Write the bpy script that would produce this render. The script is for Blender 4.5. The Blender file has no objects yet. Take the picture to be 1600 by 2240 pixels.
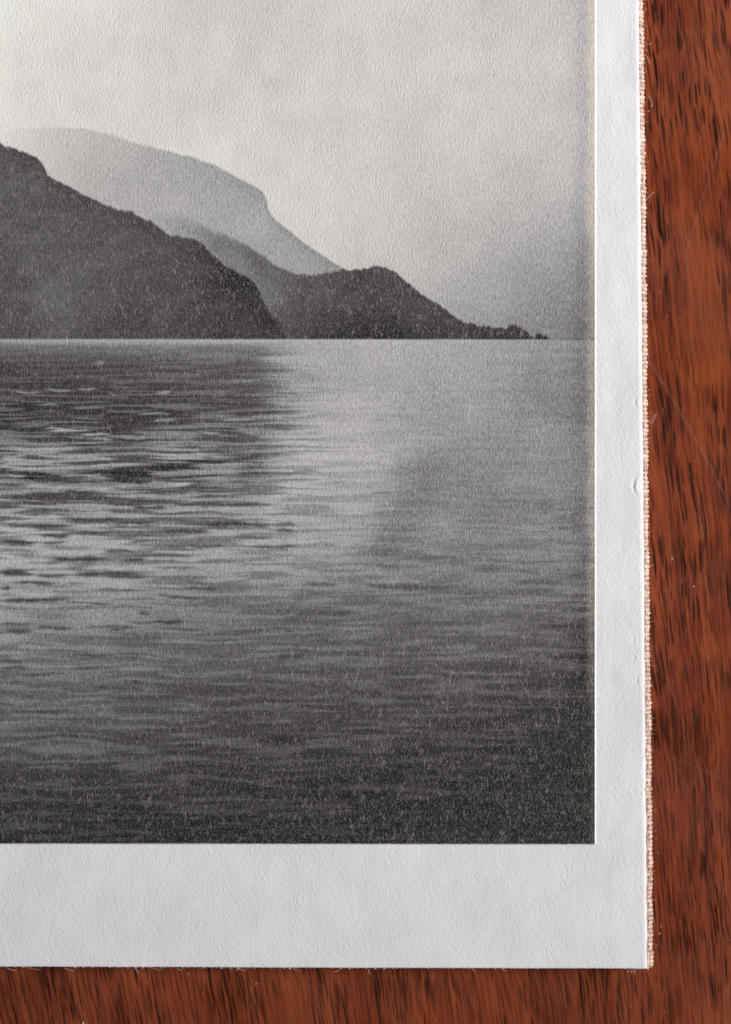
import bpy, bmesh, math, random
import numpy as np
from mathutils import Vector

# ---------------------------------------------------------------- units
# photo pixels -> millimetres on the page (20 px per mm), millimetres -> metres
PX = 0.05
MM = 0.001
Z_PAGE = 2.90          # mm, top of the white paper
CAM_D = 311.0          # mm, lens above the page
random.seed(7)
rng = np.random.default_rng(11)

# ---------------------------------------------------------------- camera
sc = bpy.context.scene
cd = bpy.data.cameras.new('camera')
cam = bpy.data.objects.new('camera', cd)
sc.collection.objects.link(cam)
sc.camera = cam
cam.location = (0, 0, (Z_PAGE + CAM_D) * MM)
cd.sensor_fit = 'VERTICAL'
cd.sensor_height = 36.0
cd.sensor_width = 25.7
cd.lens = 36.0 * CAM_D / 112.0
cd.clip_start = 0.01
cd.clip_end = 50
cd.dof.use_dof = True
cd.dof.focus_distance = CAM_D * MM
cd.dof.aperture_fstop = 5.6

# ---------------------------------------------------------------- light
w = bpy.data.worlds.new('World'); sc.world = w; w.use_nodes = True
w.node_tree.nodes['Background'].inputs[0].default_value = (0.80, 0.89, 1.0, 1)
w.node_tree.nodes['Background'].inputs[1].default_value = 0.17
def lamp(name, loc, target, size, power, col):
    ld = bpy.data.lights.new(name, 'AREA'); ld.shape = 'RECTANGLE'
    ld.size, ld.size_y = size; ld.energy = power; ld.color = col
    lo = bpy.data.objects.new(name, ld); sc.collection.objects.link(lo)
    lo.location = loc
    lo.rotation_euler = (Vector(target) - Vector(loc)).to_track_quat('-Z', 'Y').to_euler()
    return lo
key = lamp('window_light', (0.80, 0.05, 0.42), (-0.06, 0.155, 0), (0.24, 0.30), 2.05, (1.0, 0.965, 0.925))
key.data.spread = math.radians(61)
sc.cycles.use_denoising = False
sc.view_settings.view_transform = 'Standard'
sc.view_settings.look = 'None'
sc.view_settings.exposure = 0.0
sc.view_settings.gamma = 1.0
sc.view_settings.use_curve_mapping = False

# ---------------------------------------------------------------- helpers
def W(u, v, z=Z_PAGE):
    """photo pixel on the plane z (mm) -> world metres"""
    k = (CAM_D + Z_PAGE - z) / CAM_D
    return ((u - 800) * PX * k * MM, (1120 - v) * PX * k * MM, z * MM)

def lin(c):
    c = np.asarray(c, dtype=float) / 255.0
    return np.where(c <= 0.04045, c / 12.92, ((c + 0.055) / 1.055) ** 2.4)

def grid_mesh(name, P):
    """P: (rows, cols, 3) in metres"""
    n, m, _ = P.shape
    idx = np.arange(n * m).reshape(n, m)
    q = np.stack([idx[:-1, :-1], idx[1:, :-1], idx[1:, 1:], idx[:-1, 1:]], -1).reshape(-1, 4)
    me = bpy.data.meshes.new(name)
    me.vertices.add(n * m); me.vertices.foreach_set('co', P.astype(np.float32).ravel())
    me.loops.add(q.size); me.loops.foreach_set('vertex_index', q.astype(np.int32).ravel())
    me.polygons.add(len(q))
    me.polygons.foreach_set('loop_start', np.arange(0, q.size, 4, dtype=np.int32))
    me.polygons.foreach_set('loop_total', np.full(len(q), 4, dtype=np.int32))
    me.polygons.foreach_set('use_smooth', np.ones(len(q), dtype=bool))
    me.update(calc_edges=True); me.validate()
    return me

def link(name, me, mat, parent=None):
    o = bpy.data.objects.new(name, me)
    sc.collection.objects.link(o)
    if mat: me.materials.append(mat)
    o.parent = parent
    return o

# lattice noise ---------------------------------------------------------
LAT = rng.random((8, 512, 512))
def vnoise(x, y, k=0):
    L = LAT[k % 8]
    xi = np.floor(x).astype(int); yi = np.floor(y).astype(int)
    fx = x - xi; fy = y - yi
    fx = fx * fx * fx * (fx * (fx * 6 - 15) + 10); fy = fy * fy * fy * (fy * (fy * 6 - 15) + 10)
    a = L[yi % 512, xi % 512]; b = L[yi % 512, (xi + 1) % 512]
    c = L[(yi + 1) % 512, xi % 512]; d = L[(yi + 1) % 512, (xi + 1) % 512]
    return (a * (1 - fx) + b * fx) * (1 - fy) + (c * (1 - fx) + d * fx) * fy
def fbm(x, y, k=0, o=4):
    s = 0; a = 1; t = 0
    for i in range(o):
        s = s + a * (vnoise(x * 2 ** i + 17.3 * i, y * 2 ** i + 9.1 * i, k + i) * 2 - 1); t += a; a *= 0.5
    return s / t
def sstep(a, b, x):
    t = np.clip((x - a) / (b - a), 0, 1)
    return t * t * (3 - 2 * t)

# node helper -----------------------------------------------------------
class NT:
    def __init__(self, name):
        self.m = bpy.data.materials.new(name); self.m.use_nodes = True
        self.t = self.m.node_tree; self.b = self.t.nodes['Principled BSDF']
    def n(self, kind, **kw):
        x = self.t.nodes.new(kind)
        for k, v in kw.items(): setattr(x, k, v)
        return x
    def s(self, sock, val):
        if isinstance(val, bpy.types.NodeSocket): self.t.links.new(val, sock)
        elif val is not None: sock.default_value = val
    def math(self, op, a, b=None, c=None, clamp=False):
        x = self.n('ShaderNodeMath', operation=op, use_clamp=clamp)
        for i, v in enumerate((a, b, c)):
            if v is not None: self.s(x.inputs[i], v)
        return x.outputs[0]
    def px(self):
        """object position in photo pixels (u, v)"""
        tc = self.n('ShaderNodeTexCoord')
        sp = self.n('ShaderNodeSeparateXYZ'); self.s(sp.inputs[0], tc.outputs['Object'])
        u = self.math('MULTIPLY_ADD', sp.outputs[0], 20000.0, 800.0)
        v = self.math('MULTIPLY_ADD', sp.outputs[1], -20000.0, 1120.0)
        return u, v
    def vec(self, a, b, c=0.0):
        x = self.n('ShaderNodeCombineXYZ'); self.s(x.inputs[0], a); self.s(x.inputs[1], b); self.s(x.inputs[2], c)
        return x.outputs[0]
    def noise(self, vec, detail=2.0, rough=0.5, dist=0.0, scale=1.0):
        x = self.n('ShaderNodeTexNoise'); x.noise_dimensions = '2D'
        self.s(x.inputs['Vector'], vec); x.inputs['Scale'].default_value = scale
        x.inputs['Detail'].default_value = detail; x.inputs['Roughness'].default_value = rough
        x.inputs['Distortion'].default_value = dist
        return x.outputs[0]
    def map(self, v, a, b, c=0.0, d=1.0, smooth=True):
        x = self.n('ShaderNodeMapRange'); x.interpolation_type = 'SMOOTHSTEP' if smooth else 'LINEAR'
        self.s(x.inputs[0], v); self.s(x.inputs[1], a); self.s(x.inputs[2], b); self.s(x.inputs[3], c); self.s(x.inputs[4], d)
        return x.outputs[0]
    def mix(self, f, a, b, mode='MIX'):
        x = self.n('ShaderNodeMix', data_type='RGBA', blend_type=mode)
        self.s(x.inputs[0], f); self.s(x.inputs[6], a); self.s(x.inputs[7], b)
        return x.outputs[2]
    def bump(self, h, dist, strength=1.0, prev=None):
        x = self.n('ShaderNodeBump'); x.inputs['Strength'].default_value = strength
        x.inputs['Distance'].default_value = dist; self.s(x.inputs['Height'], h)
        if prev is not None: self.s(x.inputs['Normal'], prev)
        return x.outputs[0]
    def skew(self, u, v, k, sx, sy, ox=0.0, oy=0.0):
        """stretched coordinate: x leans by k per unit of v"""
        a = self.math('MULTIPLY_ADD', v, k, u)
        return self.vec(self.math('MULTIPLY_ADD', a, 1.0 / sx, ox), self.math('MULTIPLY_ADD', v, 1.0 / sy, oy))

# ---------------------------------------------------------------- materials
def mat_wood():
    N = NT('varnished_mahogany')
    u, v = N.px()
    wob = N.noise(N.vec(N.math('MULTIPLY', u, 1 / 170.0), N.math('MULTIPLY', v, 1 / 420.0)), 2.0)
    k = N.math('MULTIPLY_ADD', u, -0.00011, 0.275)          # lean of the grain changes across the board
    a = N.math('SUBTRACT', u, N.math('MULTIPLY', v, k))
    a = N.math('MULTIPLY_ADD', wob, 34.0, a)
    def co(sx, sy, ox=0.0, oy=0.0):
        return N.vec(N.math('MULTIPLY_ADD', a, 1 / sx, ox), N.math('MULTIPLY_ADD', v, 1 / sy, oy))
    broad = N.noise(co(85.0, 700.0), 3.0, 0.55)
    fib = N.noise(co(7.0, 150.0, 3.3), 3.0, 0.6)
    fine = N.noise(co(3.2, 60.0, 8.1), 2.0, 0.6)
    blotch = N.noise(N.vec(N.math('MULTIPLY', u, 1 / 130.0), N.math('MULTIPLY', v, 1 / 170.0)), 2.0)
    t = N.math('ADD', N.math('MULTIPLY', broad, 0.36), N.math('MULTIPLY', fib, 0.30))
    t = N.math('ADD', t, N.math('MULTIPLY', fine, 0.22))
    t = N.math('ADD', t, N.math('MULTIPLY', blotch, 0.20))
    lines = N.noise(co(4.2, 520.0, 21.7), 3.0, 0.6)
    t = N.math('ADD', t, N.math('MULTIPLY', N.math('SUBTRACT', lines, 0.5), 0.30))
    cr = N.n('ShaderNodeValToRGB'); N.s(cr.inputs[0], t)
    e = cr.color_ramp.elements
    e[0].position = 0.38; e[0].color = (0.065, 0.0110, 0.0040, 1)
    e[1].position = 0.76; e[1].color = (0.335, 0.078, 0.0250, 1)
    x = e.new(0.54); x.color = (0.200, 0.0390, 0.0125, 1)
    col = cr.outputs[0]
    pores = None
    for sx, sy, r0, r1, thr, ox in ((10.5, 138.0, 0.14, 0.32, 0.40, 0.0), (8.0, 86.0, 0.15, 0.36, 0.46, 31.7), (13.5, 190.0, 0.13, 0.30, 0.54, 71.2), (5.5, 120.0, 0.15, 0.40, 0.46, 12.4)):
        wn = N.noise(co(26.0, 60.0, ox), 2.0)
        vx = N.n('ShaderNodeTexVoronoi'); vx.voronoi_dimensions = '2D'; vx.feature = 'F1'
        vec = N.vec(N.math('ADD', N.math('MULTIPLY_ADD', a, 1 / sx, ox), N.math('MULTIPLY', wn, 0.5)), N.math('MULTIPLY_ADD', v, 1 / sy, ox))
        N.s(vx.inputs['Vector'], vec); vx.inputs['Scale'].default_value = 1.0
        sep = N.n('ShaderNodeSeparateColor'); N.s(sep.inputs[0], vx.outputs['Color'])
        r = N.map(sep.outputs[0], 0.0, 1.0, r0, r1, False)
        edge = N.map(N.math('SUBTRACT', vx.outputs['Distance'], r), -0.09, 0.03, 1.0, 0.0)
        on = N.math('GREATER_THAN', sep.outputs[1], thr)
        m = N.math('MULTIPLY', edge, on)
        m = N.math('MULTIPLY', m, N.map(sep.outputs[2], 0.0, 1.0, 0.50, 1.0, False))
        pores = m if pores is None else N.math('MAXIMUM', pores, m)
    # pores crowd into bands of the grain
    dens = N.map(N.noise(co(110.0, 420.0, 5.0), 2.0), 0.30, 0.52, 0.35, 1.0)
    pores = N.math('MULTIPLY', pores, dens)
    col = N.mix(N.math('MULTIPLY', pores, 0.97), col, (0.012, 0.005, 0.0035, 1))
    # hairline scratches in the varnish: arcs of big circles
    scr = None
    for cx, cy, R, wd, amt, v0, v1, fd in ((-1100.0, 2405.0, 3000.0, 2.8, 0.075, 750.0, 1130.0, 60.0), (-2257.0, 2956.0, 4000.0, 2.4, 0.05, 1410.0, 1900.0, 90.0),
                               (369.0, 4450.0, 3000.0, 1.6, 0.045, 1636.0, 1730.0, 12.0), (4403.0, 1335.0, 3000.0, 2.2, 0.05, 250.0, 600.0, 80.0)):
        dx = N.math('SUBTRACT', u, cx); dy = N.math('SUBTRACT', v, cy)
        d = N.math('SQRT', N.math('ADD', N.math('MULTIPLY', dx, dx), N.math('MULTIPLY', dy, dy)))
        d = N.math('ABSOLUTE', N.math('SUBTRACT', d, R))
        s_ = N.math('MULTIPLY', N.map(d, 0.0, wd * 1.6, 1.0, 0.0), amt)
        s_ = N.math('MULTIPLY', s_, N.math('MULTIPLY', N.map(v, v0, v0 + fd, 0.0, 1.0), N.map(v, v1 - fd, v1, 1.0, 0.0)))
        scr = s_ if scr is None else N.math('MAXIMUM', scr, s_)
    col = N.mix(scr, col, (0.50, 0.40, 0.36, 1))
    N.s(N.b.inputs['Base Color'], col)
    smear = N.noise(N.vec(N.math('MULTIPLY', u, 1 / 300.0), N.math('MULTIPLY', v, 1 / 240.0)), 4.0, 0.6)
    N.s(N.b.inputs['Roughness'], N.math('MULTIPLY_ADD', pores, 0.35, N.map(smear, 0.32, 0.68, 0.24, 0.46)))
    N.s(N.b.inputs['Specular IOR Level'], N.math('MULTIPLY_ADD', pores, -0.28, 0.32))
    h = N.math('SUBTRACT', N.math('MULTIPLY', fib, 0.25), pores)
    N.s(N.b.inputs['Normal'], N.bump(h, 0.00001, 0.5))
    return N.m

def mat_paper(name, base, amp=1.0):
    N = NT(name)
    u, v = N.px()
    c1 = N.noise(N.skew(u, v, 0.35, 5.2, 8.0), 4.0, 0.70, 0.6)
    c2 = N.noise(N.skew(u, v, -0.30, 7.0, 13.0, 5.5, 2.0), 2.0, 0.55, 0.4)
    c3 = N.noise(N.skew(u, v, 0.2, 26.0, 34.0, 1.5, 7.0), 3.0, 0.55, 0.5)
    c4 = N.noise(N.vec(N.math('MULTIPLY', u, 1 / 120.0), N.math('MULTIPLY', v, 1 / 170.0)), 2.0)
    h = N.math('ADD', N.math('MULTIPLY', c1, 0.55), N.math('MULTIPLY', c2, 0.55))
    cl = N.map(N.noise(N.skew(u, v, 0.1, 38.0, 50.0, 4.0), 3.0, 0.6), 0.34, 0.66, 0.6, 1.2)
    h = N.math('ADD', N.math('MULTIPLY', N.math('SUBTRACT', h, 0.55), cl), N.math('MULTIPLY', c3, 0.22))
    n1 = N.bump(h, 0.000050 * amp, 1.0)
    n2 = N.bump(c4, 0.00010 * amp, 1.0, n1)
    mott = N.noise(N.vec(N.math('MULTIPLY', u, 1 / 110.0), N.math('MULTIPLY', v, 1 / 150.0)), 5.0, 0.6)
    col = N.mix(N.map(mott, 0.3, 0.7, 0.0, 1.0), (base[0] * 0.94, base[1] * 0.935, base[2] * 0.955, 1), (base[0], base[1], base[2], 1))
    N.s(N.b.inputs['Base Color'], col)
    N.b.inputs['Roughness'].default_value = 0.75
    N.b.inputs['Specular IOR Level'].default_value = 0.25
    N.s(N.b.inputs['Normal'], n2)
    return N.m

def mat_print():
    N = NT('photogravure_on_textured_paper')
    u, v = N.px()
    at = N.n('ShaderNodeAttribute', attribute_name='ink')
    # paper fibres: short strands, mostly along the sheet, with two leanings
    f1 = N.noise(N.skew(u, v, 0.22, 3.0, 10.0), 2.0, 0.55, 0.5)
    f2 = N.noise(N.skew(u, v, -0.26, 2.8, 8.0, 7.7, 3.1), 2.0, 0.55, 0.5)
    f3 = N.noise(N.skew(u, v, 0.05, 4.8, 9.0, 2.2, 1.1), 3.0, 0.6, 0.5)
    grain = N.noise(N.vec(N.math('MULTIPLY', u, 1 / 3.0), N.math('MULTIPLY', v, 1 / 3.0)), 1.0, 0.6)
    f = N.math('MAXIMUM', f1, f2)
    clump = N.map(N.noise(N.vec(N.math('MULTIPLY', u, 1 / 34.0), N.math('MULTIPLY', v, 1 / 46.0)), 3.0, 0.6), 0.36, 0.64, 0.72, 1.0)
    strand = N.map(f, 0.58, 0.78, 0.0, 0.55)                   # proud strands: thinly inked, and their glints of light painted in as pale colour
    for kx, sx, sy, ox in ((0.24, 10.0, 44.0, 4.4), (-0.22, 11.0, 40.0, 9.2), (0.03, 8.0, 50.0, 15.5)):
        ln = N.noise(N.skew(u, v, kx, sx, sy, ox, ox), 1.0, 0.5, 0.25)
        ln = N.map(N.math('ABSOLUTE', N.math('SUBTRACT', ln, 0.5)), 0.0, 0.038, 1.0, 0.0)
        gate = N.map(N.noise(N.skew(u, v, kx, 9.0, 15.0, ox + 3.0), 1.0), 0.52, 0.70, 0.0, 1.0)
        strand = N.math('MAXIMUM', strand, N.math('MULTIPLY', ln, gate))
    fleck = N.noise(N.vec(N.math('MULTIPLY', u, 1 / 2.4), N.math('MULTIPLY', v, 1 / 3.2)), 1.0)
    strand = N.math('MAXIMUM', strand, N.map(fleck, 0.585, 0.80, 0.0, 1.0))
    strand = N.math('MULTIPLY', strand, clump)
    pit = N.map(N.math('ADD', N.math('MULTIPLY', f3, 0.6), N.math('MULTIPLY', grain, 0.4)), 0.30, 0.70, 0.0, 1.0)
    tone = N.map(pit, 0.0, 1.0, 0.66, 1.30, False)
    lum = N.n('ShaderNodeRGBToBW'); N.s(lum.inputs[0], at.outputs['Color'])
    keep = N.map(lum.outputs[0], 0.25, 0.75, 0.0, 1.0, False)          # white paper keeps its colour
    tone = N.math('ADD', N.math('MULTIPLY', tone, N.math('SUBTRACT', 1.0, keep)), keep)
    tn = N.vec(tone, tone, tone)
    col = N.mix(1.0, at.outputs['Color'], tn, 'MULTIPLY')
    col = N.mix(N.math('MULTIPLY', strand, 0.29), col, (0.62, 0.56, 0.50, 1))
    N.s(N.b.inputs['Base Color'], col)
    h = N.math('ADD', N.math('MULTIPLY', f, 0.7), N.math('MULTIPLY', f3, 1.0))
    h = N.math('ADD', N.math('MULTIPLY', N.math('SUBTRACT', h, 0.85), clump), N.math('MULTIPLY', strand, 0.22))
    n1 = N.bump(h, 0.000044, 1.0)
    c4 = N.noise(N.vec(N.math('MULTIPLY', u, 1 / 90.0), N.math('MULTIPLY', v, 1 / 120.0)), 2.0)
    n2 = N.bump(c4, 0.00007, 1.0, n1)
    N.s(N.b.inputs['Normal'], n2)
    N.b.inputs['Roughness'].default_value = 0.46
    N.b.inputs['Specular IOR Level'].default_value = 0.34
    return N.m

def mat_thread():
    N = NT('rose_book_cloth')
    u, v = N.px()
    n = N.noise(N.vec(N.math('MULTIPLY', u, 1 / 7.0), N.math('MULTIPLY', v, 1 / 22.0)), 3.0)
    col = N.mix(N.map(n, 0.3, 0.7), (0.39, 0.26, 0.215, 1), (0.63, 0.49, 0.42, 1))
    N.s(N.b.inputs['Base Color'], col)
    N.b.inputs['Roughness'].default_value = 0.55
    N.b.inputs['Specular IOR Level'].default_value = 0.35
    N.b.inputs['Sheen Weight'].default_value = 0.25
    g = N.noise(N.vec(N.math('MULTIPLY', u, 1 / 2.0), N.math('MULTIPLY', v, 1 / 2.0)), 2.0)
    N.s(N.b.inputs['Normal'], N.bump(g, 0.00002, 0.7))
    return N.m

def mat_plain(name, c, rough=0.6, spec=0.3, trans=0.0):
    N = NT(name)
    u, v = N.px()
    n = N.noise(N.vec(N.math('MULTIPLY', u, 1 / 9.0), N.math('MULTIPLY', v, 1 / 9.0)), 3.0)
    N.s(N.b.inputs['Base Color'], N.mix(n, tuple(x * 0.85 for x in c) + (1,), tuple(min(1, x * 1.1) for x in c) + (1,)))
    N.b.inputs['Roughness'].default_value = rough; N.b.inputs['Specular IOR Level'].default_value = spec
    N.b.inputs['Transmission Weight'].default_value = trans
    return N.m

M_WOOD = mat_wood()
M_PAGE = mat_paper('white_cotton_paper', (0.785, 0.779, 0.797))
M_PRINT = mat_print()
M_THREAD = mat_thread()
M_BOARD = mat_plain('cloth_ground', (0.42, 0.22, 0.17))
M_FIBRE = mat_plain('pale_fibre', (0.52, 0.40, 0.34), 0.45, 0.4)
M_DUST = mat_plain('dust', (0.62, 0.52, 0.46), 0.7, 0.3)

# ---------------------------------------------------------------- tabletop
bm = bmesh.new()
bmesh.ops.create_cube(bm, size=1.0)
for x in bm.verts:
    x.co = (x.co.x * 0.70, x.co.y * 0.80, (x.co.z - 0.5) * 0.025)
bmesh.ops.bevel(bm, geom=list(bm.edges), offset=0.003, segments=3, affect='EDGES')
me = bpy.data.meshes.new('tabletop'); bm.to_mesh(me); bm.free()
table = link('tabletop', me, M_WOOD); table['kind'] = 'structure'

# ---------------------------------------------------------------- the book
U0, V0 = -1020.0, -820.0                      # far corner of the sheet, outside the frame
def page_right(v): return 1398.0 + 18.0 * (v / 2119.0)
def page_bottom(u): return 2114.5 + 4.5 * (u / 1416.0)

book = bpy.data.objects.new('photo_book', None); sc.collection.objects.link(book)
book['label'] = 'rose cloth covered board faced with white paper and a black and white lake photograph'
book['category'] = 'photo book'

# --- page: fine grid near the free right edge and the foot, real creases
du = np.concatenate([np.linspace(U0, 1260, 40)[:-1], np.arange(1260, 1372, 2.5), np.linspace(1372, 1416, 40)])
dv = np.concatenate([np.linspace(V0, -20, 20)[:-1], np.arange(-20, 2080, 3.0), np.linspace(2080, 2119, 24)])
Ug, Vg = np.meshgrid(du, dv)
# stretch so the last column / row lie on the slightly skewed cut edges
tu = np.clip((Ug - 1260) / (1416 - 1260), 0, 1)
Uq = Ug + tu * (page_right(Vg) - 1416)
tv = np.clip((Vg - 1900) / (2119 - 1900), 0, 1)
Vq = Vg + tv * (page_bottom(Uq) - 2119)
jit = (vnoise(Vq / 7.0, Vq * 0 + 3.0, 1) - 0.5) * 1.3 + (vnoise(Vq / 40.0, Vq * 0 + 8.0, 2) - 0.5) * 1.6
Uq = Uq + jit * sstep(0.9, 1.0, tu)
Vq = Vq + ((vnoise(Uq / 8.0, Uq * 0 + 1.0, 3) - 0.5) * 1.0) * sstep(0.92, 1.0, tv)
Zq = np.full(Uq.shape, Z_PAGE)
e = page_right(Vq) - Uq                                    # distance to the right edge, px
Zq -= 0.085 * np.clip(1 - e / 9.0, 0, 1) ** 2.0            # the edge is rolled down
eb = page_bottom(Uq) - Vq
Zq -= 0.06 * np.clip(1 - eb / 4.0, 0, 1) ** 2
Zq += 0.05 * (fbm(Uq / 95.0, Vq / 130.0, 2, 3)) * sstep(1315, 1345, Uq)
def crease(u, v, ln, wd, amp, bend):
    """a small crescent dent, hollow on its left side"""
    global Zq
    t = (Vq - v) / ln
    mid = u + bend * t * t
    d = (Uq - mid) / wd
    env = np.exp(-(t * t) * 2.2)
    Zq += amp * env * (np.exp(-(d - 0.9) ** 2) - 0.8 * np.exp(-(d + 0.9) ** 2))
crease(1389, 1063, 26, 3.8, 0.045, 11)
crease(1388, 1402, 15, 3.0, 0.022, 7)
crease(1392, 880, 12, 3.0, 0.03, 4)
crease(1391, 1440, 13, 3.2, 0.02, -6)
crease(1380, 1286, 5, 7.0, 0.018, 0)
crease(1380, 1366, 5, 8.0, 0.022, 0)
crease(1384, 1014, 4, 8.0, 0.018, 0)
crease(1396, 1490, 11, 2.6, 0.03, 4)
P = np.stack([(Uq - 800) * PX * MM, (1120 - Vq) * PX * MM, Zq * MM], -1)
# skirt down to the underside
n, m, _ = P.shape
def skirt(P, drop):
    top = P[:1].copy(); bot = P[-1:].copy()
    top[..., 2] -= drop; bot[..., 2] -= drop
    P = np.concatenate([top, P, bot], 0)
    l = P[:, :1].copy(); r = P[:, -1:].copy()
    l[:, :, 2] = np.minimum(l[:, :, 2], P[0, 0, 2]); l[:, :, 2] = P[0, 0, 2]
    r[:, :, 2] = P[1, -1, 2] - drop + 0.0
    return np.concatenate([l, P, r], 1)
P = skirt(P, 0.00033)
page = link('page', grid_mesh('page', P), M_PAGE, book)
page['label'] = 'thick white textured paper with a wide margin at its foot'

# --- the picture printed on the tipped-in sheet -------------------------
def poly(pts):
    a = np.array(pts, dtype=float)
    return a[:, 0], a[:, 1]
M1 = poly([(-1100, 120), (-800, 90), (-560, 150), (-380, 190), (-200, 258), (-80, 292), (0, 313), (26, 323), (57, 334), (83, 347), (98, 367), (105, 384), (131, 400), (153, 406), (175, 419),
           (197, 432), (227, 446), (262, 459), (289, 465), (311, 476), (332, 485), (350, 498), (363, 509), (376, 516), (402, 520), (429, 524),
           (446, 537), (468, 559), (486, 579), (507, 590), (538, 605), (556, 618), (569, 638), (577, 660), (588, 682), (612, 712), (628, 744), (640, 900), (1400, 900)])
M3 = poly([(-1100, 330), (-300, 310), (0, 292), (44, 283), (131, 280), (184, 281), (227, 290), (280, 308), (315, 319), (372, 332), (416, 343), (455, 356), (490, 371),
           (525, 391), (556, 406), (572, 416), (579, 424), (584, 437), (588, 459), (599, 476), (626, 500), (656, 524), (700, 554), (750, 588), (800, 620), (860, 742), (900, 900), (1400, 900)])
M2 = poly([(-1100, 560), (200, 470), (330, 468), (402, 476), (437, 491), (464, 505), (503, 520), (547, 540), (569, 557), (595, 575), (621, 588), (647, 599), (674, 603), (717, 600),
           (735, 594), (750, 590), (783, 590), (807, 585), (819, 581), (840, 585), (869, 597), (888, 616), (907, 631), (921, 647), (949, 659), (968, 673),
           (992, 690), (1016, 707), (1054, 714), (1092, 716), (1120, 716), (1135, 717), (1149, 721), (1162, 733), (1168, 738), (1177, 732), (1188, 733), (1196, 737), (1200, 744), (1210, 900), (1400, 900)])

TU = np.array([-1100., 0, 200, 400, 600, 800, 1000, 1200, 1310])
SKY_V = np.array([-850., 0, 150, 300, 450, 600, 745])
SKY = np.array([
    [210, 220, 214, 206, 200, 197, 193, 186, 178],
    [215, 223, 215, 206, 200, 197, 193, 186, 178],
    [217, 223, 216, 207, 202, 200, 198, 192, 184],
    [215, 219, 215, 209, 205, 202, 198, 190, 182],
    [209, 212, 211, 209, 207, 201, 190, 177, 164],
    [203, 206, 207, 207, 204, 193, 172, 151, 136],
    [198, 198, 202, 203, 198, 180, 153, 130, 114]], float)
WAT_V = np.array([741., 762, 800, 900, 960, 1010, 1060, 1120, 1180, 1240, 1320, 1400, 1500, 1600, 1700, 1850])
WAT = np.array([
    [148, 156, 160, 164, 170, 168, 160, 140, 124],
    [98, 104, 112, 126, 166, 168, 162, 144, 128],
    [70,  78,  82,  88, 160, 166, 160, 142, 126],
    [60,  70,  74,  80, 160, 168, 156, 136, 120],
    [72,  80,  84,  90, 164, 170, 154, 136, 124],
    [98, 104, 106, 114, 164, 168, 148, 136, 128],
    [120, 124, 124, 130, 166, 166, 144, 136, 128],
    [142, 146, 144, 146, 166, 162, 138, 134, 126],
    [160, 164, 160, 156, 162, 152, 134, 128, 120],
    [166, 166, 160, 150, 150, 140, 128, 118, 108],
    [160, 158, 148, 130, 126, 116, 110, 104, 92],
    [148, 146, 132, 108, 104, 98, 96, 92, 74],
    [126, 120, 106, 90, 86, 80, 78, 74, 56],
    [100, 96, 88, 80, 76, 72, 66, 56, 42],
    [78, 74, 72, 67, 63, 60, 55, 44, 31],
    [56, 54, 51, 48, 46, 44, 42, 37, 28]], float)

def table2(T, us, vs, U, V):
    """smooth interpolation of a coarse tone table"""
    iu = np.clip(np.searchsorted(us, U) - 1, 0, len(us) - 2); iv = np.clip(np.searchsorted(vs, V) - 1, 0, len(vs) - 2)
    fu = np.clip((U - us[iu]) / (us[iu + 1] - us[iu]), 0, 1); fv = np.clip((V - vs[iv]) / (vs[iv + 1] - vs[iv]), 0, 1)
    fu = fu * 0.4 + 0.6 * fu * fu * (3 - 2 * fu)
    return (T[iv, iu] * (1 - fu) + T[iv, iu + 1] * fu) * (1 - fv) + (T[iv + 1, iu] * (1 - fu) + T[iv + 1, iu + 1] * fu) * fv

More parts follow.
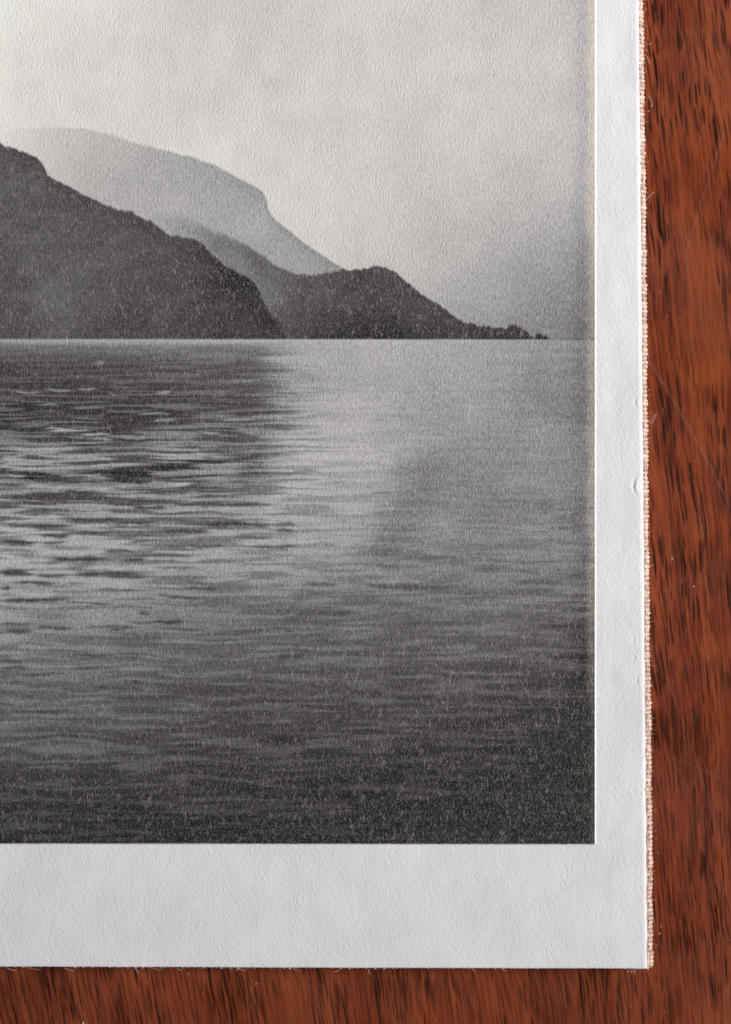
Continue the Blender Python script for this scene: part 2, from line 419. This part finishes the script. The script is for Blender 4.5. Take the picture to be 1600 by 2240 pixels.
# hand-placed ripples: u0, u1, v, half thickness, tone
RIP = [
    # light glints on the dark reflection
    (30, 90, 858, 2.6, 150), (95, 165, 853, 2.4, 150), (170, 215, 852, 2.6, 155), (340, 375, 858, 3, 152), (205, 232, 793, 3, 140), (100, 205, 942, 2.8, 185), (95, 160, 938, 2.2, 170),
    (170, 245, 951, 3.0, 176), (20, 185, 981, 3.6, 176), (195, 250, 961, 2.4, 160), (0, 60, 1003, 3.2, 176), (20, 85, 1026, 3.4, 180), (20, 190, 1024, 3.2, 172), (95, 260, 1022, 2.6, 165),
    (0, 62, 997, 2.4, 165), (15, 60, 1041, 2.6, 175), (170, 380, 994, 3.2, 150), (300, 375, 905, 2.4, 150), (330, 390, 919, 2.4, 150), (340, 470, 995, 3.4, 172), (370, 420, 1058, 5, 190),
    (480, 560, 918, 2.6, 150), (500, 570, 833, 2.6, 140), (150, 230, 892, 2.0, 145), (80, 130, 886, 2.0, 140), (430, 480, 946, 2.6, 160), (130, 220, 1040, 3, 160), (240, 330, 1064, 3, 168), (270, 350, 1085, 3, 168),
    (30, 170, 1066, 3.4, 178), (150, 250, 1070, 3.2, 176), (260, 330, 958, 2.4, 150), (330, 410, 976, 2.6, 160), (180, 260, 1003, 2.6, 168), (420, 560, 1016, 3.0, 168), (400, 540, 1030, 2.8, 164),
    # dark troughs
    (0, 168, 1150, 5.2, 72), (60, 260, 1087, 5.0, 72), (80, 175, 1053, 4.0, 70), (140, 270, 1136, 4.6, 74), (225, 410, 1095, 4.4, 74), (290, 365, 1110, 4.6, 72), (330, 470, 1052, 4.0, 76), (300, 420, 1077, 3.6, 78),
    (400, 600, 1103, 4.4, 70), (420, 610, 1147, 5.6, 66), (250, 345, 1144, 3.8, 74), (350, 460, 1163, 4.6, 70), (90, 155, 1172, 4.4, 72), (170, 260, 1166, 4.4, 78), (0, 85, 1186, 5.2, 66), (85, 145, 1187, 3.0, 92),
    (265, 355, 1172, 3.4, 92), (280, 340, 1185, 3.2, 100), (510, 590, 1176, 3.4, 92), (360, 450, 1195, 3.2, 96), (430, 490, 1195, 3.0, 84), (545, 650, 1196, 3.4, 92), (230, 290, 1205, 4.0, 78), (280, 440, 1214, 3.6, 92),
    (75, 130, 1233, 4.0, 80), (100, 235, 1223, 5.6, 66), (265, 320, 1225, 4.0, 74), (0, 60, 1250, 5.4, 66), (10, 75, 1255, 4.4, 70), (150, 320, 1257, 4.6, 74), (80, 150, 1259, 3.8, 84), (235, 330, 1262, 3.6, 78),
    (30, 125, 1275, 4.4, 80), (0, 25, 1286, 4.8, 76), (210, 300, 1290, 3.8, 84), (0, 150, 1313, 4.6, 62), (140, 240, 1319, 3.0, 92), (400, 480, 1287, 4.0, 84), (370, 440, 1308, 3.8, 80), (300, 330, 1343, 3.4, 86), (330, 410, 1360, 3.6, 66), (280, 345, 1361, 3.0, 84),
    (80, 160, 1374, 4.0, 80), (15, 70, 1380, 5.0, 76), (185, 310, 1372, 3.4, 94), (0, 70, 1365, 3.4, 96), (240, 280, 1376, 3.4, 80), (490, 590, 1380, 4.6, 86), (515, 590, 1340, 3.6, 100), (640, 720, 1335, 4.0, 92), (620, 700, 1352, 5.0, 92), (160, 240, 1433, 3.6, 82), (0, 60, 1445, 4.6, 82), (0, 65, 1462, 3.6, 84),
    (50, 110, 1477, 3.8, 80), (15, 50, 1493, 3.4, 78), (270, 310, 1490, 3.8, 74), (30, 160, 1556, 4.2, 76), (250, 420, 1525, 5.2, 76), (200, 330, 1505, 4.4, 82), (0, 130, 1495, 3.0, 100), (345, 355, 1563, 3, 74),
    (320, 360, 1635, 3.4, 74), (220, 300, 1645, 3.6, 72), (65, 90, 1650, 3.4, 72), (40, 70, 1641, 2.8, 76), (300, 420, 1597, 4.2, 70), (220, 300, 1688, 4.4, 60), (170, 230, 1700, 3.6, 62), (90, 300, 1745, 5, 58), (100, 240, 1810, 6, 52), (220, 330, 1735, 4, 60),
    (600, 680, 1035, 3.4, 110), (600, 650, 1148, 4.0, 92), (600, 645, 1161, 3.6, 88), (600, 650, 1197, 3.6, 94), (640, 700, 1030, 2.4, 128), (810, 850, 920, 2.4, 145), (810, 860, 1078, 3.0, 125), (870, 915, 1026, 2.4, 132),
    (1070, 1150, 1094, 3.8, 106), (1140, 1250, 1101, 3.0, 112), (970, 1050, 1088, 2.6, 122), (860, 960, 1222, 5.0, 100), (820, 880, 1237, 4.6, 96), (1030, 1120, 1245, 4.0, 98), (1080, 1180, 1195, 3.0, 112), (920, 1000, 1221, 4.0, 98),
    (660, 740, 1279, 4.4, 98), (800, 960, 1284, 5.0, 88), (640, 790, 1342, 5.4, 86), (690, 780, 1340, 4.6, 82), (640, 680, 1310, 4.0, 92), (860, 990, 1287, 5.0, 88), (940, 1060, 1362, 5.0, 88), (880, 950, 1364, 4.4, 86), (1180, 1290, 1370, 5.4, 66),
    (670, 760, 1404, 4.4, 80), (800, 900, 1400, 4.4, 84), (600, 670, 1436, 5.4, 76), (1000, 1160, 1453, 5.2, 76), (1195, 1285, 1438, 5.0, 58), (1060, 1180, 1461, 5.0, 66), (780, 860, 1479, 5.0, 78), (600, 720, 1470, 5.0, 80), (830, 920, 1576, 4.4, 70),
    (910, 1040, 1575, 4.6, 62), (680, 790, 1668, 4.8, 58), (1060, 1120, 1671, 4.2, 54), (840, 890, 1704, 4.0, 52), (450, 560, 1518, 4.6, 78), (420, 500, 1604, 4.4, 72), (500, 640, 1700, 5, 60), (360, 420, 1690, 4.6, 62),
    # pale lanes
    (40, 240, 1640, 11, 116), (440, 480, 1618, 4, 104), (760, 880, 1532, 7, 104), (980, 1050, 1415, 6, 118), (960, 1140, 1330, 9, 126), (900, 1060, 1500, 7, 98), (60, 180, 1210, 8, 178), (60, 160, 1237, 6, 180), (180, 280, 1243, 6, 176),
    (200, 300, 1196, 7, 172), (30, 130, 1300, 6, 176), (160, 300, 1280, 8, 172), (0, 90, 1160, 5, 184), (0, 90, 1140, 4, 184), (150, 250, 1150, 5, 178), (0, 120, 1225, 6, 184), (30, 150, 1130, 4, 178), (460, 560, 1112, 5, 170),
]

def picture(U, V):
    """sRGB grey of the printed photograph at every vertex"""
    horizon = 741.5 + 1.0 * (U / 1300.0)
    # --- sky
    T = table2(SKY, TU, SKY_V, U, V) + 8.0 * fbm(U / 210.0, V / 150.0, 3, 4) + 5.0 * fbm(U / 60.0 + 4, V / 46.0, 5, 3)
    dark = sstep(1000, 1300, U) * sstep(450, 720, V) * 6
    T = T - dark
    # --- far ridge, fading into mist at its left end and its foot
    jag = 3.0 * fbm(U / 22.0, U * 0 + 4.0, 1, 3)
    s3 = np.interp(U, *M3) + 0.8 * jag
    m = sstep(-3.5, 3.5, V - s3)
    tone3 = np.interp(U, [-1100, 0, 60, 200, 400, 600, 760], [202, 210, 200, 184, 174, 167, 155])
    tone3 = tone3 - 4 * sstep(300, 420, V) + 15 * sstep(520, 640, V) * sstep(480, 640, U) * 0 + 7 * fbm(U / 80, V / 50, 2, 4)
    rim = 10 * np.exp(-((V - s3) / 26.0) ** 2) * sstep(250, 520, U)
    a3 = np.interp(U, [-1100, 0, 110, 240], [0.25, 0.35, 0.8, 1.0])
    T = T + (np.minimum(tone3 - rim, T) - T) * m * a3
    # --- middle ridge and headland
    jag2 = (4.0 * fbm(U / 13.0, U * 0 + 1.5, 4, 3) + 2.0 * fbm(U / 5.0, U * 0 + 2.5, 5, 2)) * np.interp(U, [560, 760, 1010, 1060, 1150], [0.8, 1.4, 1.7, 2.4, 2.0])
    s2 = np.interp(U, *M2) + jag2
    soft = np.interp(U, [300, 460, 620, 760], [22, 8, 4.5, 3.0])
    m = sstep(-soft, soft, V - s2)
    tone2 = np.interp(U, [300, 440, 520, 600, 660, 760, 900, 1010, 1200], [150, 128, 112, 100, 86, 75, 72, 68, 58])
    tone2 = tone2 + 8 * sstep(15, 60, V - s2) * (1 - sstep(540, 640, U)) - 16 * sstep(60, 150, V - s2) * sstep(540, 620, U) - 6 * sstep(690, 742, V) + 9 * fbm((U - V * 0.5) / 40, V / 30, 6, 3)
    a2 = np.interp(U, [300, 400, 480], [0.0, 0.55, 1.0])
    T = T + (tone2 - T) * m * a2
    # --- near mountain
    jag1 = 4.0 * fbm(U / 15.0, U * 0 + 7.5, 5, 3) + 1.6 * fbm(U / 5.0, U * 0 + 2.5, 2, 2)
    s1 = np.interp(U, *M1) + jag1 * 1.15
    soft1 = 3.6 + 24 * sstep(650, 740, V) * sstep(540, 620, U)
    m = sstep(-soft1, soft1, V - s1)
    tone1 = np.interp(U, [-1100, 0, 150, 300, 450, 600], [98, 94, 92, 84, 72, 66])
    tone1 = tone1 - 9 * np.exp(-((V - s1) / 30.0) ** 2) + 12 * fbm(U / 130, V / 90, 1, 3) + 9 * fbm((U + V * 0.6) / 34, V / 26, 4, 3) - 5 * sstep(640, 735, V)
    T = T + (tone1 - T) * m
    # --- water
    Ur = U + 60 * fbm(U / 160, V / 7.0, 6, 3) + 50 * fbm(U / 300, V / 70.0, 2, 2)
    Uw = np.interp(Ur, [-1100, 400, 555, 650, 800, 1310], [-1100, 340, 405, 600, 800, 1310])
    kk = 1 - sstep(1130, 1280, V)
    Wt = table2(WAT, TU, WAT_V, U + (Uw - U) * kk, V)
    edge = fbm(U / 70, V / 16, 3, 3)
    Wt = Wt + 10 * edge * sstep(500, 620, U) * (1 - sstep(640, 760, U))
    # cloud reflections, right hand
    Wt = Wt + 6 * fbm(U / 150 + 3, V / 110, 6, 3) * sstep(620, 800, U) * (1 - sstep(1250, 1450, V))
    Wt = Wt - 20 * np.exp(-(((U - 930 - (V - 1000) * -0.42) / 60) ** 2)) * sstep(930, 1050, V) * (1 - sstep(1210, 1270, V))
    Wt = Wt - 10 * np.exp(-(((U - 1170) / 70) ** 2) - (((V - 850) / 50) ** 2)) - 8 * np.exp(-(((U - 1000) / 90) ** 2) - (((V - 1040) / 60) ** 2))
    Wt = Wt + 7 * np.exp(-(((U - 740 + (V - 950) * 0.25) / 120) ** 2) - (((V - 1010) / 150) ** 2))
    Wt = Wt + 5 * fbm(U / 70, V / 60, 1, 3) * sstep(560, 660, U) * (1 - sstep(1200, 1300, V))
    # ripples: perspective-stretched noise, longer and thicker towards the viewer
    d = np.clip(V - 742, 1, None)
    dd = np.arange(0, 1201.0)
    yt = np.cumsum(1.0 / np.interp(dd, [0, 150, 300, 450, 1100], [2.4, 4.2, 4.9, 6.2, 8.2]))
    yy = np.interp(d, dd, yt)                                    # ripple rows counted down from the horizon
    warp = 1.1 * fbm(U / 150.0, yy / 5.0, 7, 2)
    r1 = fbm(U / (92 + d * 0.01), yy + warp, 0, 2)
    r2 = fbm(U / (110 + d * 0.06) + 9, (yy + warp * 1.4) / 2.4, 5, 2)
    r3 = fbm(U / 18.0, V / 5.0, 2, 2)
    Aw = table2(np.array([[2, 2, 3, 4, 4, 1, 1, 1, 1], [8, 8, 9, 10, 8, 2, 1, 1, 1], [22, 22, 22, 24, 16, 3, 2, 2, 2], [38, 38, 38, 36, 20, 6, 3, 3, 4],
                          [30, 24, 24, 22, 14, 8, 6, 8, 10], [18, 14, 15, 15, 13, 12, 11, 12, 12], [21, 19, 18, 17, 15, 14, 13, 13, 12], [14, 13, 12, 12, 11, 11, 10, 8, 7]], float),
                TU, np.array([745., 820, 920, 1030, 1180, 1320, 1480, 1850]), U, V)
    q = 1.0 * r1 + (0.24 - 0.06 * sstep(1250, 1500, V)) * r2
    q = np.tanh((3.6 - 1.8 * sstep(1180, 1420, V)) * q)
    light_bias = np.clip((Wt - 110) / 60, -1, 1)                 # bright water shows thin dark troughs and vice versa
    q = np.where(q * light_bias > 0, q * 0.55, q * 1.45)
    Wt = Wt + Aw * q * 1.25 + 6.0 * r3 * sstep(760, 900, V)
    for (a, b, v, h, t) in RIP:
        sel = (U > a - 45) & (U < b + 45) & (np.abs(V - v) < h * 4 + 10)
        if not sel.any(): continue
        us, vs = U[sel], V[sel]
        c = (us - a) / (b - a)
        L = max(10.0, (b - a) * 0.28)
        env = sstep(a - L * 0.6, a + L, us) * (1 - sstep(b - L, b + L * 0.6, us))
        ph = (a * 13.7 + v * 7.3) % 6.28
        mid = v + 1.1 * np.sin(c * 4.2 + ph) + 0.4 * np.sin(c * 9.1 + ph * 2) + 1.6 * (vnoise(us / 16.0, us * 0 + v, 1) - 0.5)
        th = h * (0.55 + 0.75 * vnoise(us / 22.0, us * 0 + v * 1.7, 2)) * (0.35 + 0.65 * env)
        k = np.exp(-((vs - mid) / th) ** 2) * env * 0.96
        Wt[sel] = Wt[sel] + (t - Wt[sel]) * k
    # bright line of the far shore
    Wt = Wt + (np.interp(U, [0, 400, 700, 1300], [164, 172, 178, 160]) - Wt) * 0.7 * np.exp(-((V - horizon - 5) / 5.0) ** 2) * (1 - 0.92 * sstep(1020, 1200, U))
    m = sstep(-1.6, 1.6, V - horizon)
    T = T + (Wt - T) * m
    hl = 14 * np.exp(-((V - horizon) / 2.0) ** 2) * sstep(1170, 1210, U)
    T = T - hl
    # --- the plate ends in a soft worn fade at the right
    bl = 1.0 - sstep(0, 1, (V - 1350) / 350)
    wid = 25 * (0.6 + 0.4 * bl) + 9 * fbm(V / 60.0, V * 0 + 2, 3, 3) + 5 * fbm(V / 7.0, U / 20, 4, 2)
    f = sstep(0, 1, (U - (1301 - wid)) / (wid * 0.75)) * (0.40 + 0.50 * bl)
    T = T - 10 * np.exp(-((U - 1301 + wid * 1.15) / 18.0) ** 2) * bl
    return T, f

us = np.concatenate([np.linspace(U0 + 98, -60, 60)[:-1], np.arange(-60, 1300.5, 2.0), [1301.0, 1302.0, 1303.0, 1304.2, 1305.2]])
vs = np.concatenate([np.linspace(V0 + 98, -60, 50)[:-1], np.arange(-60, 1843.5, 2.0), [1844.6, 1845.6, 1846.6, 1847.6, 1848.8]])
U, V = np.meshgrid(us, vs)
Vs = V + (U - 650) * 0.0012 * sstep(1700, 1845, V)          # the foot of the print runs a hair out of square
T, fade = picture(U, V)
g = np.clip(T, 20, 246)
# neutral-warm inks: cool violet mid tones, warm darks
tr = np.interp(g, [40, 70, 110, 150, 190, 225], [1.000, 1.010, 1.000, 1.000, 1.006, 1.006])
tg = np.interp(g, [40, 70, 110, 150, 190, 225], [0.965, 0.970, 0.980, 0.988, 0.998, 1.000])
tb = np.interp(g, [40, 70, 110, 150, 190, 225], [1.000, 1.010, 1.025, 1.012, 0.985, 0.978])
L = np.stack([lin(g * tr), lin(g * tg), lin(g * tb)], -1)
LIGHT = 0.86                                                # page irradiance the tones were read under
alb = np.clip((L - 0.027) / LIGHT, 0.007, 0.86)
tan = np.array([0.54, 0.485, 0.43])
tan_d = tan * np.interp(g, [50, 110, 150, 195], [0.16, 0.52, 0.90, 1.22])[..., None]
alb = alb + (tan_d - alb) * fade[..., None]
white = np.array([0.70, 0.685, 0.67])
edge_w = np.maximum(sstep(1300.6, 1302.2, U + 0.9 * (vnoise(V / 5.0, V * 0, 3) - 0.5)), sstep(1844.8, 1846.4, V + 0.8 * (vnoise(U / 5.0, U * 0, 6) - 0.5)))[..., None]
alb = alb + (white - alb) * edge_w
Zp = np.full(U.shape, Z_PAGE + 0.085)
dr = np.clip((U - 1301.8) / 3.4, 0, 1); db = np.clip((V - 1845.4) / 3.4, 0, 1)
Zp = Zp - 0.105 * np.maximum(dr, db) ** 1.3
P = np.stack([(U - 800) * PX * MM, (1120 - Vs) * PX * MM, Zp * MM], -1)
me = grid_mesh('print', P)
ca = me.color_attributes.new('ink', 'FLOAT_COLOR', 'POINT')
ca.data.foreach_set('color', np.concatenate([alb, np.ones(alb.shape[:2] + (1,))], -1).astype(np.float32).ravel())
pr = link('photographic_print', me, M_PRINT, book)
pr['label'] = 'black and white print of hazy mountains and a headland over rippled water'

# --- cloth covered board ------------------------------------------------
R_EDGE = 0.55                                   # mm, rounding of the covered edge
Z_BOARD = Z_PAGE - 0.36                          # mm, top of the cloth
def cloth_right(v): return 1403.0 + 18.0 * np.clip(v, -900, 2119) / 2119.0 - 4.0 * 0
# outline of the covered edge, walked from the top down the right side, round the corner and along the foot
def ctr(u, v):
    k = (CAM_D + 0.9) / CAM_D
    return np.array([(u - 800) * PX * k, (1120 - v) * PX * k])
A = ctr(cloth_right(V0), V0); B = ctr(1425.5, 2115.5); Cc = ctr(U0, 2110.0)
rc = 0.42
d1 = (B - A) / np.linalg.norm(B - A); d2 = (Cc - B) / np.linalg.norm(Cc - B)
s0 = B - d1 * rc; s1 = B + d2 * rc
ctrn = s0 + d2 * rc
pts = [A + (s0 - A) * t for t in np.linspace(0, 1, 700)]
a0 = math.atan2(*(s0 - ctrn)[::-1]); a1 = math.atan2(*(s1 - ctrn)[::-1])
if a1 > a0: a1 -= 2 * math.pi
pts += [ctrn + rc * np.array([math.cos(a0 + (a1 - a0) * t), math.sin(a0 + (a1 - a0) * t)]) for t in np.linspace(0, 1, 24)[1:]]
pts += [s1 + (Cc - s1) * t for t in np.linspace(0, 1, 600)[1:]]
pts = np.array(pts)
acc = np.concatenate([[0], np.cumsum(np.linalg.norm(np.diff(pts, axis=0), axis=1))])
tang = np.gradient(pts, acc, axis=0); tang /= np.linalg.norm(tang, axis=1)[:, None]
norm_ = np.stack([-tang[:, 1], tang[:, 0]], 1)               # left of travel
if np.dot(norm_[10], [1, 0]) < 0: norm_ = -norm_
wav = lambda t: 0.028 * np.sin(t / 2.3) + 0.02 * np.sin(t / 0.9 + 1) + 0.03 * np.sin(t / 9.0)
def edge_pt(t, s, off):
    """t mm along the edge, s mm across the cloth (0 = start of the rounding), off mm proud of it"""
    t = np.asarray(t, float); s = np.asarray(s, float); off = np.asarray(off, float)
    bx = np.interp(t, acc, pts[:, 0]); by = np.interp(t, acc, pts[:, 1])
    nx = np.interp(t, acc, norm_[:, 0]); ny = np.interp(t, acc, norm_[:, 1])
    q = R_EDGE * math.pi / 2
    ang = np.clip(s / R_EDGE, 0, math.pi / 2)
    out = -R_EDGE + (R_EDGE + off) * np.sin(ang) + np.minimum(s, 0) + wav(t)
    z = Z_BOARD - R_EDGE + (R_EDGE + off) * np.cos(ang) - np.maximum(s - q, 0)
    return np.stack([bx + nx * out, by + ny * out, z], -1)

def tubes(paths, radii, sides=6):
    """list of (k,3) mm paths -> verts (m), faces"""
    vs_, fs = [], []
    base = 0
    for pth, r in zip(paths, radii):
        pth = np.asarray(pth); k = len(pth)
        tg_ = np.gradient(pth, axis=0); tg_ /= (np.linalg.norm(tg_, axis=1)[:, None] + 1e-12)
        ref = np.array([0.31, 0.17, 0.93]); b = np.cross(tg_, ref); b /= (np.linalg.norm(b, axis=1)[:, None] + 1e-12)
        c = np.cross(b, tg_)
        an = np.arange(sides) * 2 * math.pi / sides
        rr = np.broadcast_to(np.asarray(r, float), (k,))
        ring = pth[:, None, :] + rr[:, None, None] * (b[:, None, :] * np.cos(an)[None, :, None] + c[:, None, :] * np.sin(an)[None, :, None])
        vs_.append(ring.reshape(-1, 3))
        i = np.arange(k - 1)[:, None] * sides + base; j = np.arange(sides)[None, :]; jn = (j + 1) % sides
        fs.append(np.stack([i + j, i + jn, i + sides + jn, i + sides + j], -1).reshape(-1, 4))
        base += k * sides
    return np.concatenate(vs_) * MM, np.concatenate(fs)

def raw_mesh(name, verts, quads):
    me = bpy.data.meshes.new(name)
    me.vertices.add(len(verts)); me.vertices.foreach_set('co', verts.astype(np.float32).ravel())
    me.loops.add(quads.size); me.loops.foreach_set('vertex_index', quads.astype(np.int32).ravel())
    me.polygons.add(len(quads))
    me.polygons.foreach_set('loop_start', np.arange(0, quads.size, 4, dtype=np.int32))
    me.polygons.foreach_set('loop_total', np.full(len(quads), 4, dtype=np.int32))
    me.polygons.foreach_set('use_smooth', np.ones(len(quads), dtype=bool))
    me.update(calc_edges=True); me.validate()
    return me

# board: swept edge profile plus a flat top
prof = [(-1.4, 0.0), (-0.5, 0.0)] + [(R_EDGE * math.pi / 2 * f, 0.0) for f in np.linspace(0, 1, 7)] + [(R_EDGE * math.pi / 2 + 1.2, 0.0), (R_EDGE * math.pi / 2 + Z_BOARD - R_EDGE, 0.0)]
tt = np.concatenate([acc[:700:10], acc[699:724], acc[724::12], acc[-1:]])
ring = np.stack([edge_pt(tt, np.full(len(tt), s), -0.03) for s, _ in prof], 1)      # (t, profile, 3)
board_me = grid_mesh('cover_board', ring * MM)
board = link('cover_board', board_me, M_BOARD, book)
board['label'] = 'thin board wrapped in rose coloured woven cloth'
bm = bmesh.new()
inner = ring[:, 0, :] * MM
fl = [bm.verts.new(p) for p in inner[::4]] + [bm.verts.new((*(ctr(U0, V0) * MM), inner[0][2]))]
face = bm.faces.new(fl)
ext = bmesh.ops.extrude_face_region(bm, geom=[face])
for x in ext['geom']:
    if isinstance(x, bmesh.types.BMVert): x.co.z = 0.0002
me = bpy.data.meshes.new('board_face'); bm.to_mesh(me); bm.free()
link('board_face', me, M_BOARD, board)

# woven threads over the edge
PITCH = 0.47
Ltot = acc[-1]
paths, radii = [], []
smin, smax = -1.0, 2.2
tpos = 0.2; j = 0
while tpos < Ltot - 0.2:
    ss = np.linspace(smin, smax, 34)
    jt = random.uniform(-0.08, 0.08); lean = random.uniform(-0.03, 0.05)
    off = 0.05 * np.cos(math.pi * ss / 0.36 + math.pi * j) + random.uniform(-0.04, 0.04)
    fat = random.uniform(0.80, 1.16)
    pt = edge_pt(tpos + jt + lean * ss + 0.02 * np.sin(ss * 3 + j), ss, off)
    paths.append(pt); radii.append(np.full(len(ss), 0.205 * fat) * (1 + 0.08 * np.sin(ss * 9 + j)))
    tpos += PITCH * random.uniform(0.94, 1.06); j += 1
nw = j
for i in range(8):
    s_i = -0.72 + 0.36 * i
    t_ = np.linspace(0.1, Ltot - 0.1, nw * 6)
    off = -0.05 * np.cos(math.pi * t_ / PITCH + math.pi * i) + 0.012 * np.sin(t_ * 1.7 + i * 2)
    s_ = s_i + 0.03 * np.sin(t_ * 0.8 + i) + 0.02 * np.sin(t_ * 3.1 + 2 * i)
    paths.append(edge_pt(t_, s_, off)); radii.append(0.085 * (1 + 0.10 * np.sin(t_ * 2.9 + i)))
vv, ff = tubes(paths, radii, 7)
weave = link('woven_thread', raw_mesh('woven_thread', vv, ff), M_THREAD, board)
weave['kind'] = 'stuff'

# fuzz standing off the cloth (one mass of very fine hairs)
paths, radii = [], []
def hair(p, d, ln, r, curl=0.5, k=6):
    p = np.array(p, float); d = np.array(d, float); out = [p.copy()]
    for _ in range(k - 1):
        d = d + np.random.default_rng(int(abs(p.sum()) * 1e5) % 99991).normal(0, curl * 0.35, 3)
        d /= np.linalg.norm(d); p = p + d * ln / (k - 1); out.append(p.copy())
    return np.array(out)
for q in range(420):
    t = random.uniform(36, 150) if q < 330 else random.uniform(150, Ltot - 45)
    s = random.uniform(0.1, 1.6)
    p = edge_pt(t, s, 0.10)
    p2 = edge_pt(t + random.uniform(-0.4, 0.4), s, 0.6)
    d = p2 - p
    ln = random.choice([0.2, 0.3, 0.45, 0.25, 0.7]) * (1 if q < 330 else 0.6)
    paths.append(hair(p, d / np.linalg.norm(d), ln, 0.01, 0.9)); radii.append(random.uniform(0.009, 0.018))
vv, ff = tubes(paths, radii, 4)
fz = link('cloth_fuzz', raw_mesh('cloth_fuzz', vv, ff), M_FIBRE, board); fz['kind'] = 'stuff'

# the longer loose fibres that can be told apart
def fibre(pix, z0, z1, r, tip=0.0):
    zs = np.linspace(z0, z1, len(pix))
    pth = np.array([np.array(W(u, v, z)) / MM for (u, v), z in zip(pix, zs)])
    # smooth resample
    tq = np.linspace(0, len(pth) - 1, 14); xs = np.arange(len(pth))
    if len(pth) > 2:
        cf = [np.polyfit(xs, pth[:, c], min(len(pth) - 1, 3)) for c in range(3)]
        sm = np.stack([np.polyval(c, tq) for c in cf], 1)
    else:
        sm = np.stack([np.interp(tq, xs, pth[:, c]) for c in range(3)], 1)
    rad = np.full(14, r)
    if tip: rad[-3:] = [r * 1.2, tip, tip * 0.7]
    v_, f_ = tubes([sm], [rad], 6)
    link('loose_fibre', raw_mesh('loose_fibre', v_, f_), M_FIBRE, board)
ZC = Z_BOARD - 0.5
fibre([(1414, 436), (1422, 428), (1430, 420)], ZC, ZC + 0.5, 0.045, 0.085)
fibre([(1411, 243), (1416, 243), (1421, 243)], ZC, ZC + 0.3, 0.03, 0.14)
fibre([(1417, 209), (1424, 216), (1427, 226), (1425, 234)], ZC, ZC, 0.028)
fibre([(1424, 928), (1430, 918), (1436, 904)], ZC, ZC + 0.4, 0.03)
fibre([(1421, 926), (1426, 914), (1434, 908)], ZC, ZC + 0.2, 0.022)
fibre([(1411, 92), (1417, 98), (1424, 94)], ZC, ZC + 0.2, 0.03, 0.05)
fibre([(1412, 118), (1418, 130), (1421, 138)], ZC, ZC - 0.3, 0.024)
fibre([(1411, 22), (1415, 17)], ZC, ZC + 0.2, 0.03, 0.06)
fibre([(1409, 1103), (1412, 1110), (1409, 1118)], Z_PAGE - 0.2, Z_PAGE - 0.05, 0.022)
fibre([(1414, 1782), (1412, 1800), (1416, 1815), (1415, 1836), (1414, 1846)], Z_PAGE - 0.25, Z_PAGE - 0.1, 0.026)
fibre([(1415, 1852), (1419, 1850), (1417, 1862)], Z_PAGE - 0.3, Z_PAGE - 0.1, 0.022)
fibre([(1425, 1238), (1427, 1236)], ZC, ZC, 0.03, 0.05)
fibre([(1424, 1970), (1432, 1968), (1436, 1972)], ZC, ZC + 0.2, 0.028, 0.05)
fibre([(1428, 2008), (1432, 2016)], ZC, ZC + 0.2, 0.03, 0.05)
for u, v, dx, dy in ((14, 2120, 22, 3), (60, 2119, 30, 2), (140, 2120, 24, 4), (295, 2119, 9, 10), (330, 2119, 26, 3), (385, 2119, 14, 4), (512, 2120, 28, 3), (522, 2119, -6, 5), (640, 2121, 18, 3), (730, 2128, 14, -9), (806, 2122, 3, 9),
                     (1030, 2121, 12, 4), (1095, 2121, 14, 3), (1386, 2120, -6, 8), (1391, 2120, -4, 10), (1378, 2122, -6, 4)):
    fibre([(u, v - 3), (u + dx * 0.5, v + dy * 0.4), (u + dx, v + dy)], ZC - 0.4, ZC - 0.3, random.uniform(0.026, 0.045))

# ---------------------------------------------------------------- dust on the varnish
vs_, fs_ = [], []
base = 0
def speck(u, v, r, ln=1.0, ang=0.0):
    global base
    x, y, _ = W(u, v, 0.0)
    x /= MM; y /= MM
    k = 6
    c, s = math.cos(ang), math.sin(ang)
    ring = [(r * ln * math.cos(2 * math.pi * i / k) * random.uniform(0.7, 1.2), r * math.sin(2 * math.pi * i / k) * random.uniform(0.7, 1.2)) for i in range(k)]
    for px_, py_ in ring: vs_.append((x + px_ * c - py_ * s, y + px_ * s + py_ * c, 0.004))
    for px_, py_ in ring: vs_.append((x + 0.5 * (px_ * c - py_ * s), y + 0.5 * (px_ * s + py_ * c), 0.004 + r * 0.9))
    for i in range(k): fs_.append((base + i, base + (i + 1) % k, base + k + (i + 1) % k, base + k + i))
    fs_.append((base + k, base + k + 1, base + k + 2, base + k + 3)); fs_.append((base + k + 3, base + k + 4, base + k + 5, base + k))
    base += 2 * k
for _ in range(60):
    if random.random() < 0.75: speck(random.uniform(1435, 1640), random.uniform(-40, 2260), random.uniform(0.02, 0.05))
    else: speck(random.uniform(-40, 1500), random.uniform(2135, 2260), random.uniform(0.02, 0.05))
for u, v, r, ln, an in ((1470, 1222, 0.09, 1.4, 1.5), (1518, 1283, 0.06, 2.2, 1.4), (1446, 2026, 0.035, 5, 1.45), (1443, 2042, 0.06, 2.5, 1.5), (1436, 2068, 0.03, 5, -0.7), (1440, 1865, 0.03, 5, -1.2),
                        (1436, 1835, 0.03, 4, -1.0), (182, 2238, 0.1, 2, 0.9), (560, 2152, 0.07, 2, 0.8), (412, 2131, 0.06, 2, 1.2), (1434, 1818, 0.05, 1, 0), (1433, 1776, 0.04, 1, 0)):
    speck(u, v, r, ln, an)
dust = link('dust', raw_mesh('dust', np.array(vs_) * MM, np.array(fs_)), M_DUST)
dust['kind'] = 'stuff'
dust['label'] = 'fine pale lint specks scattered on the varnished wood'
dust['category'] = 'dust'
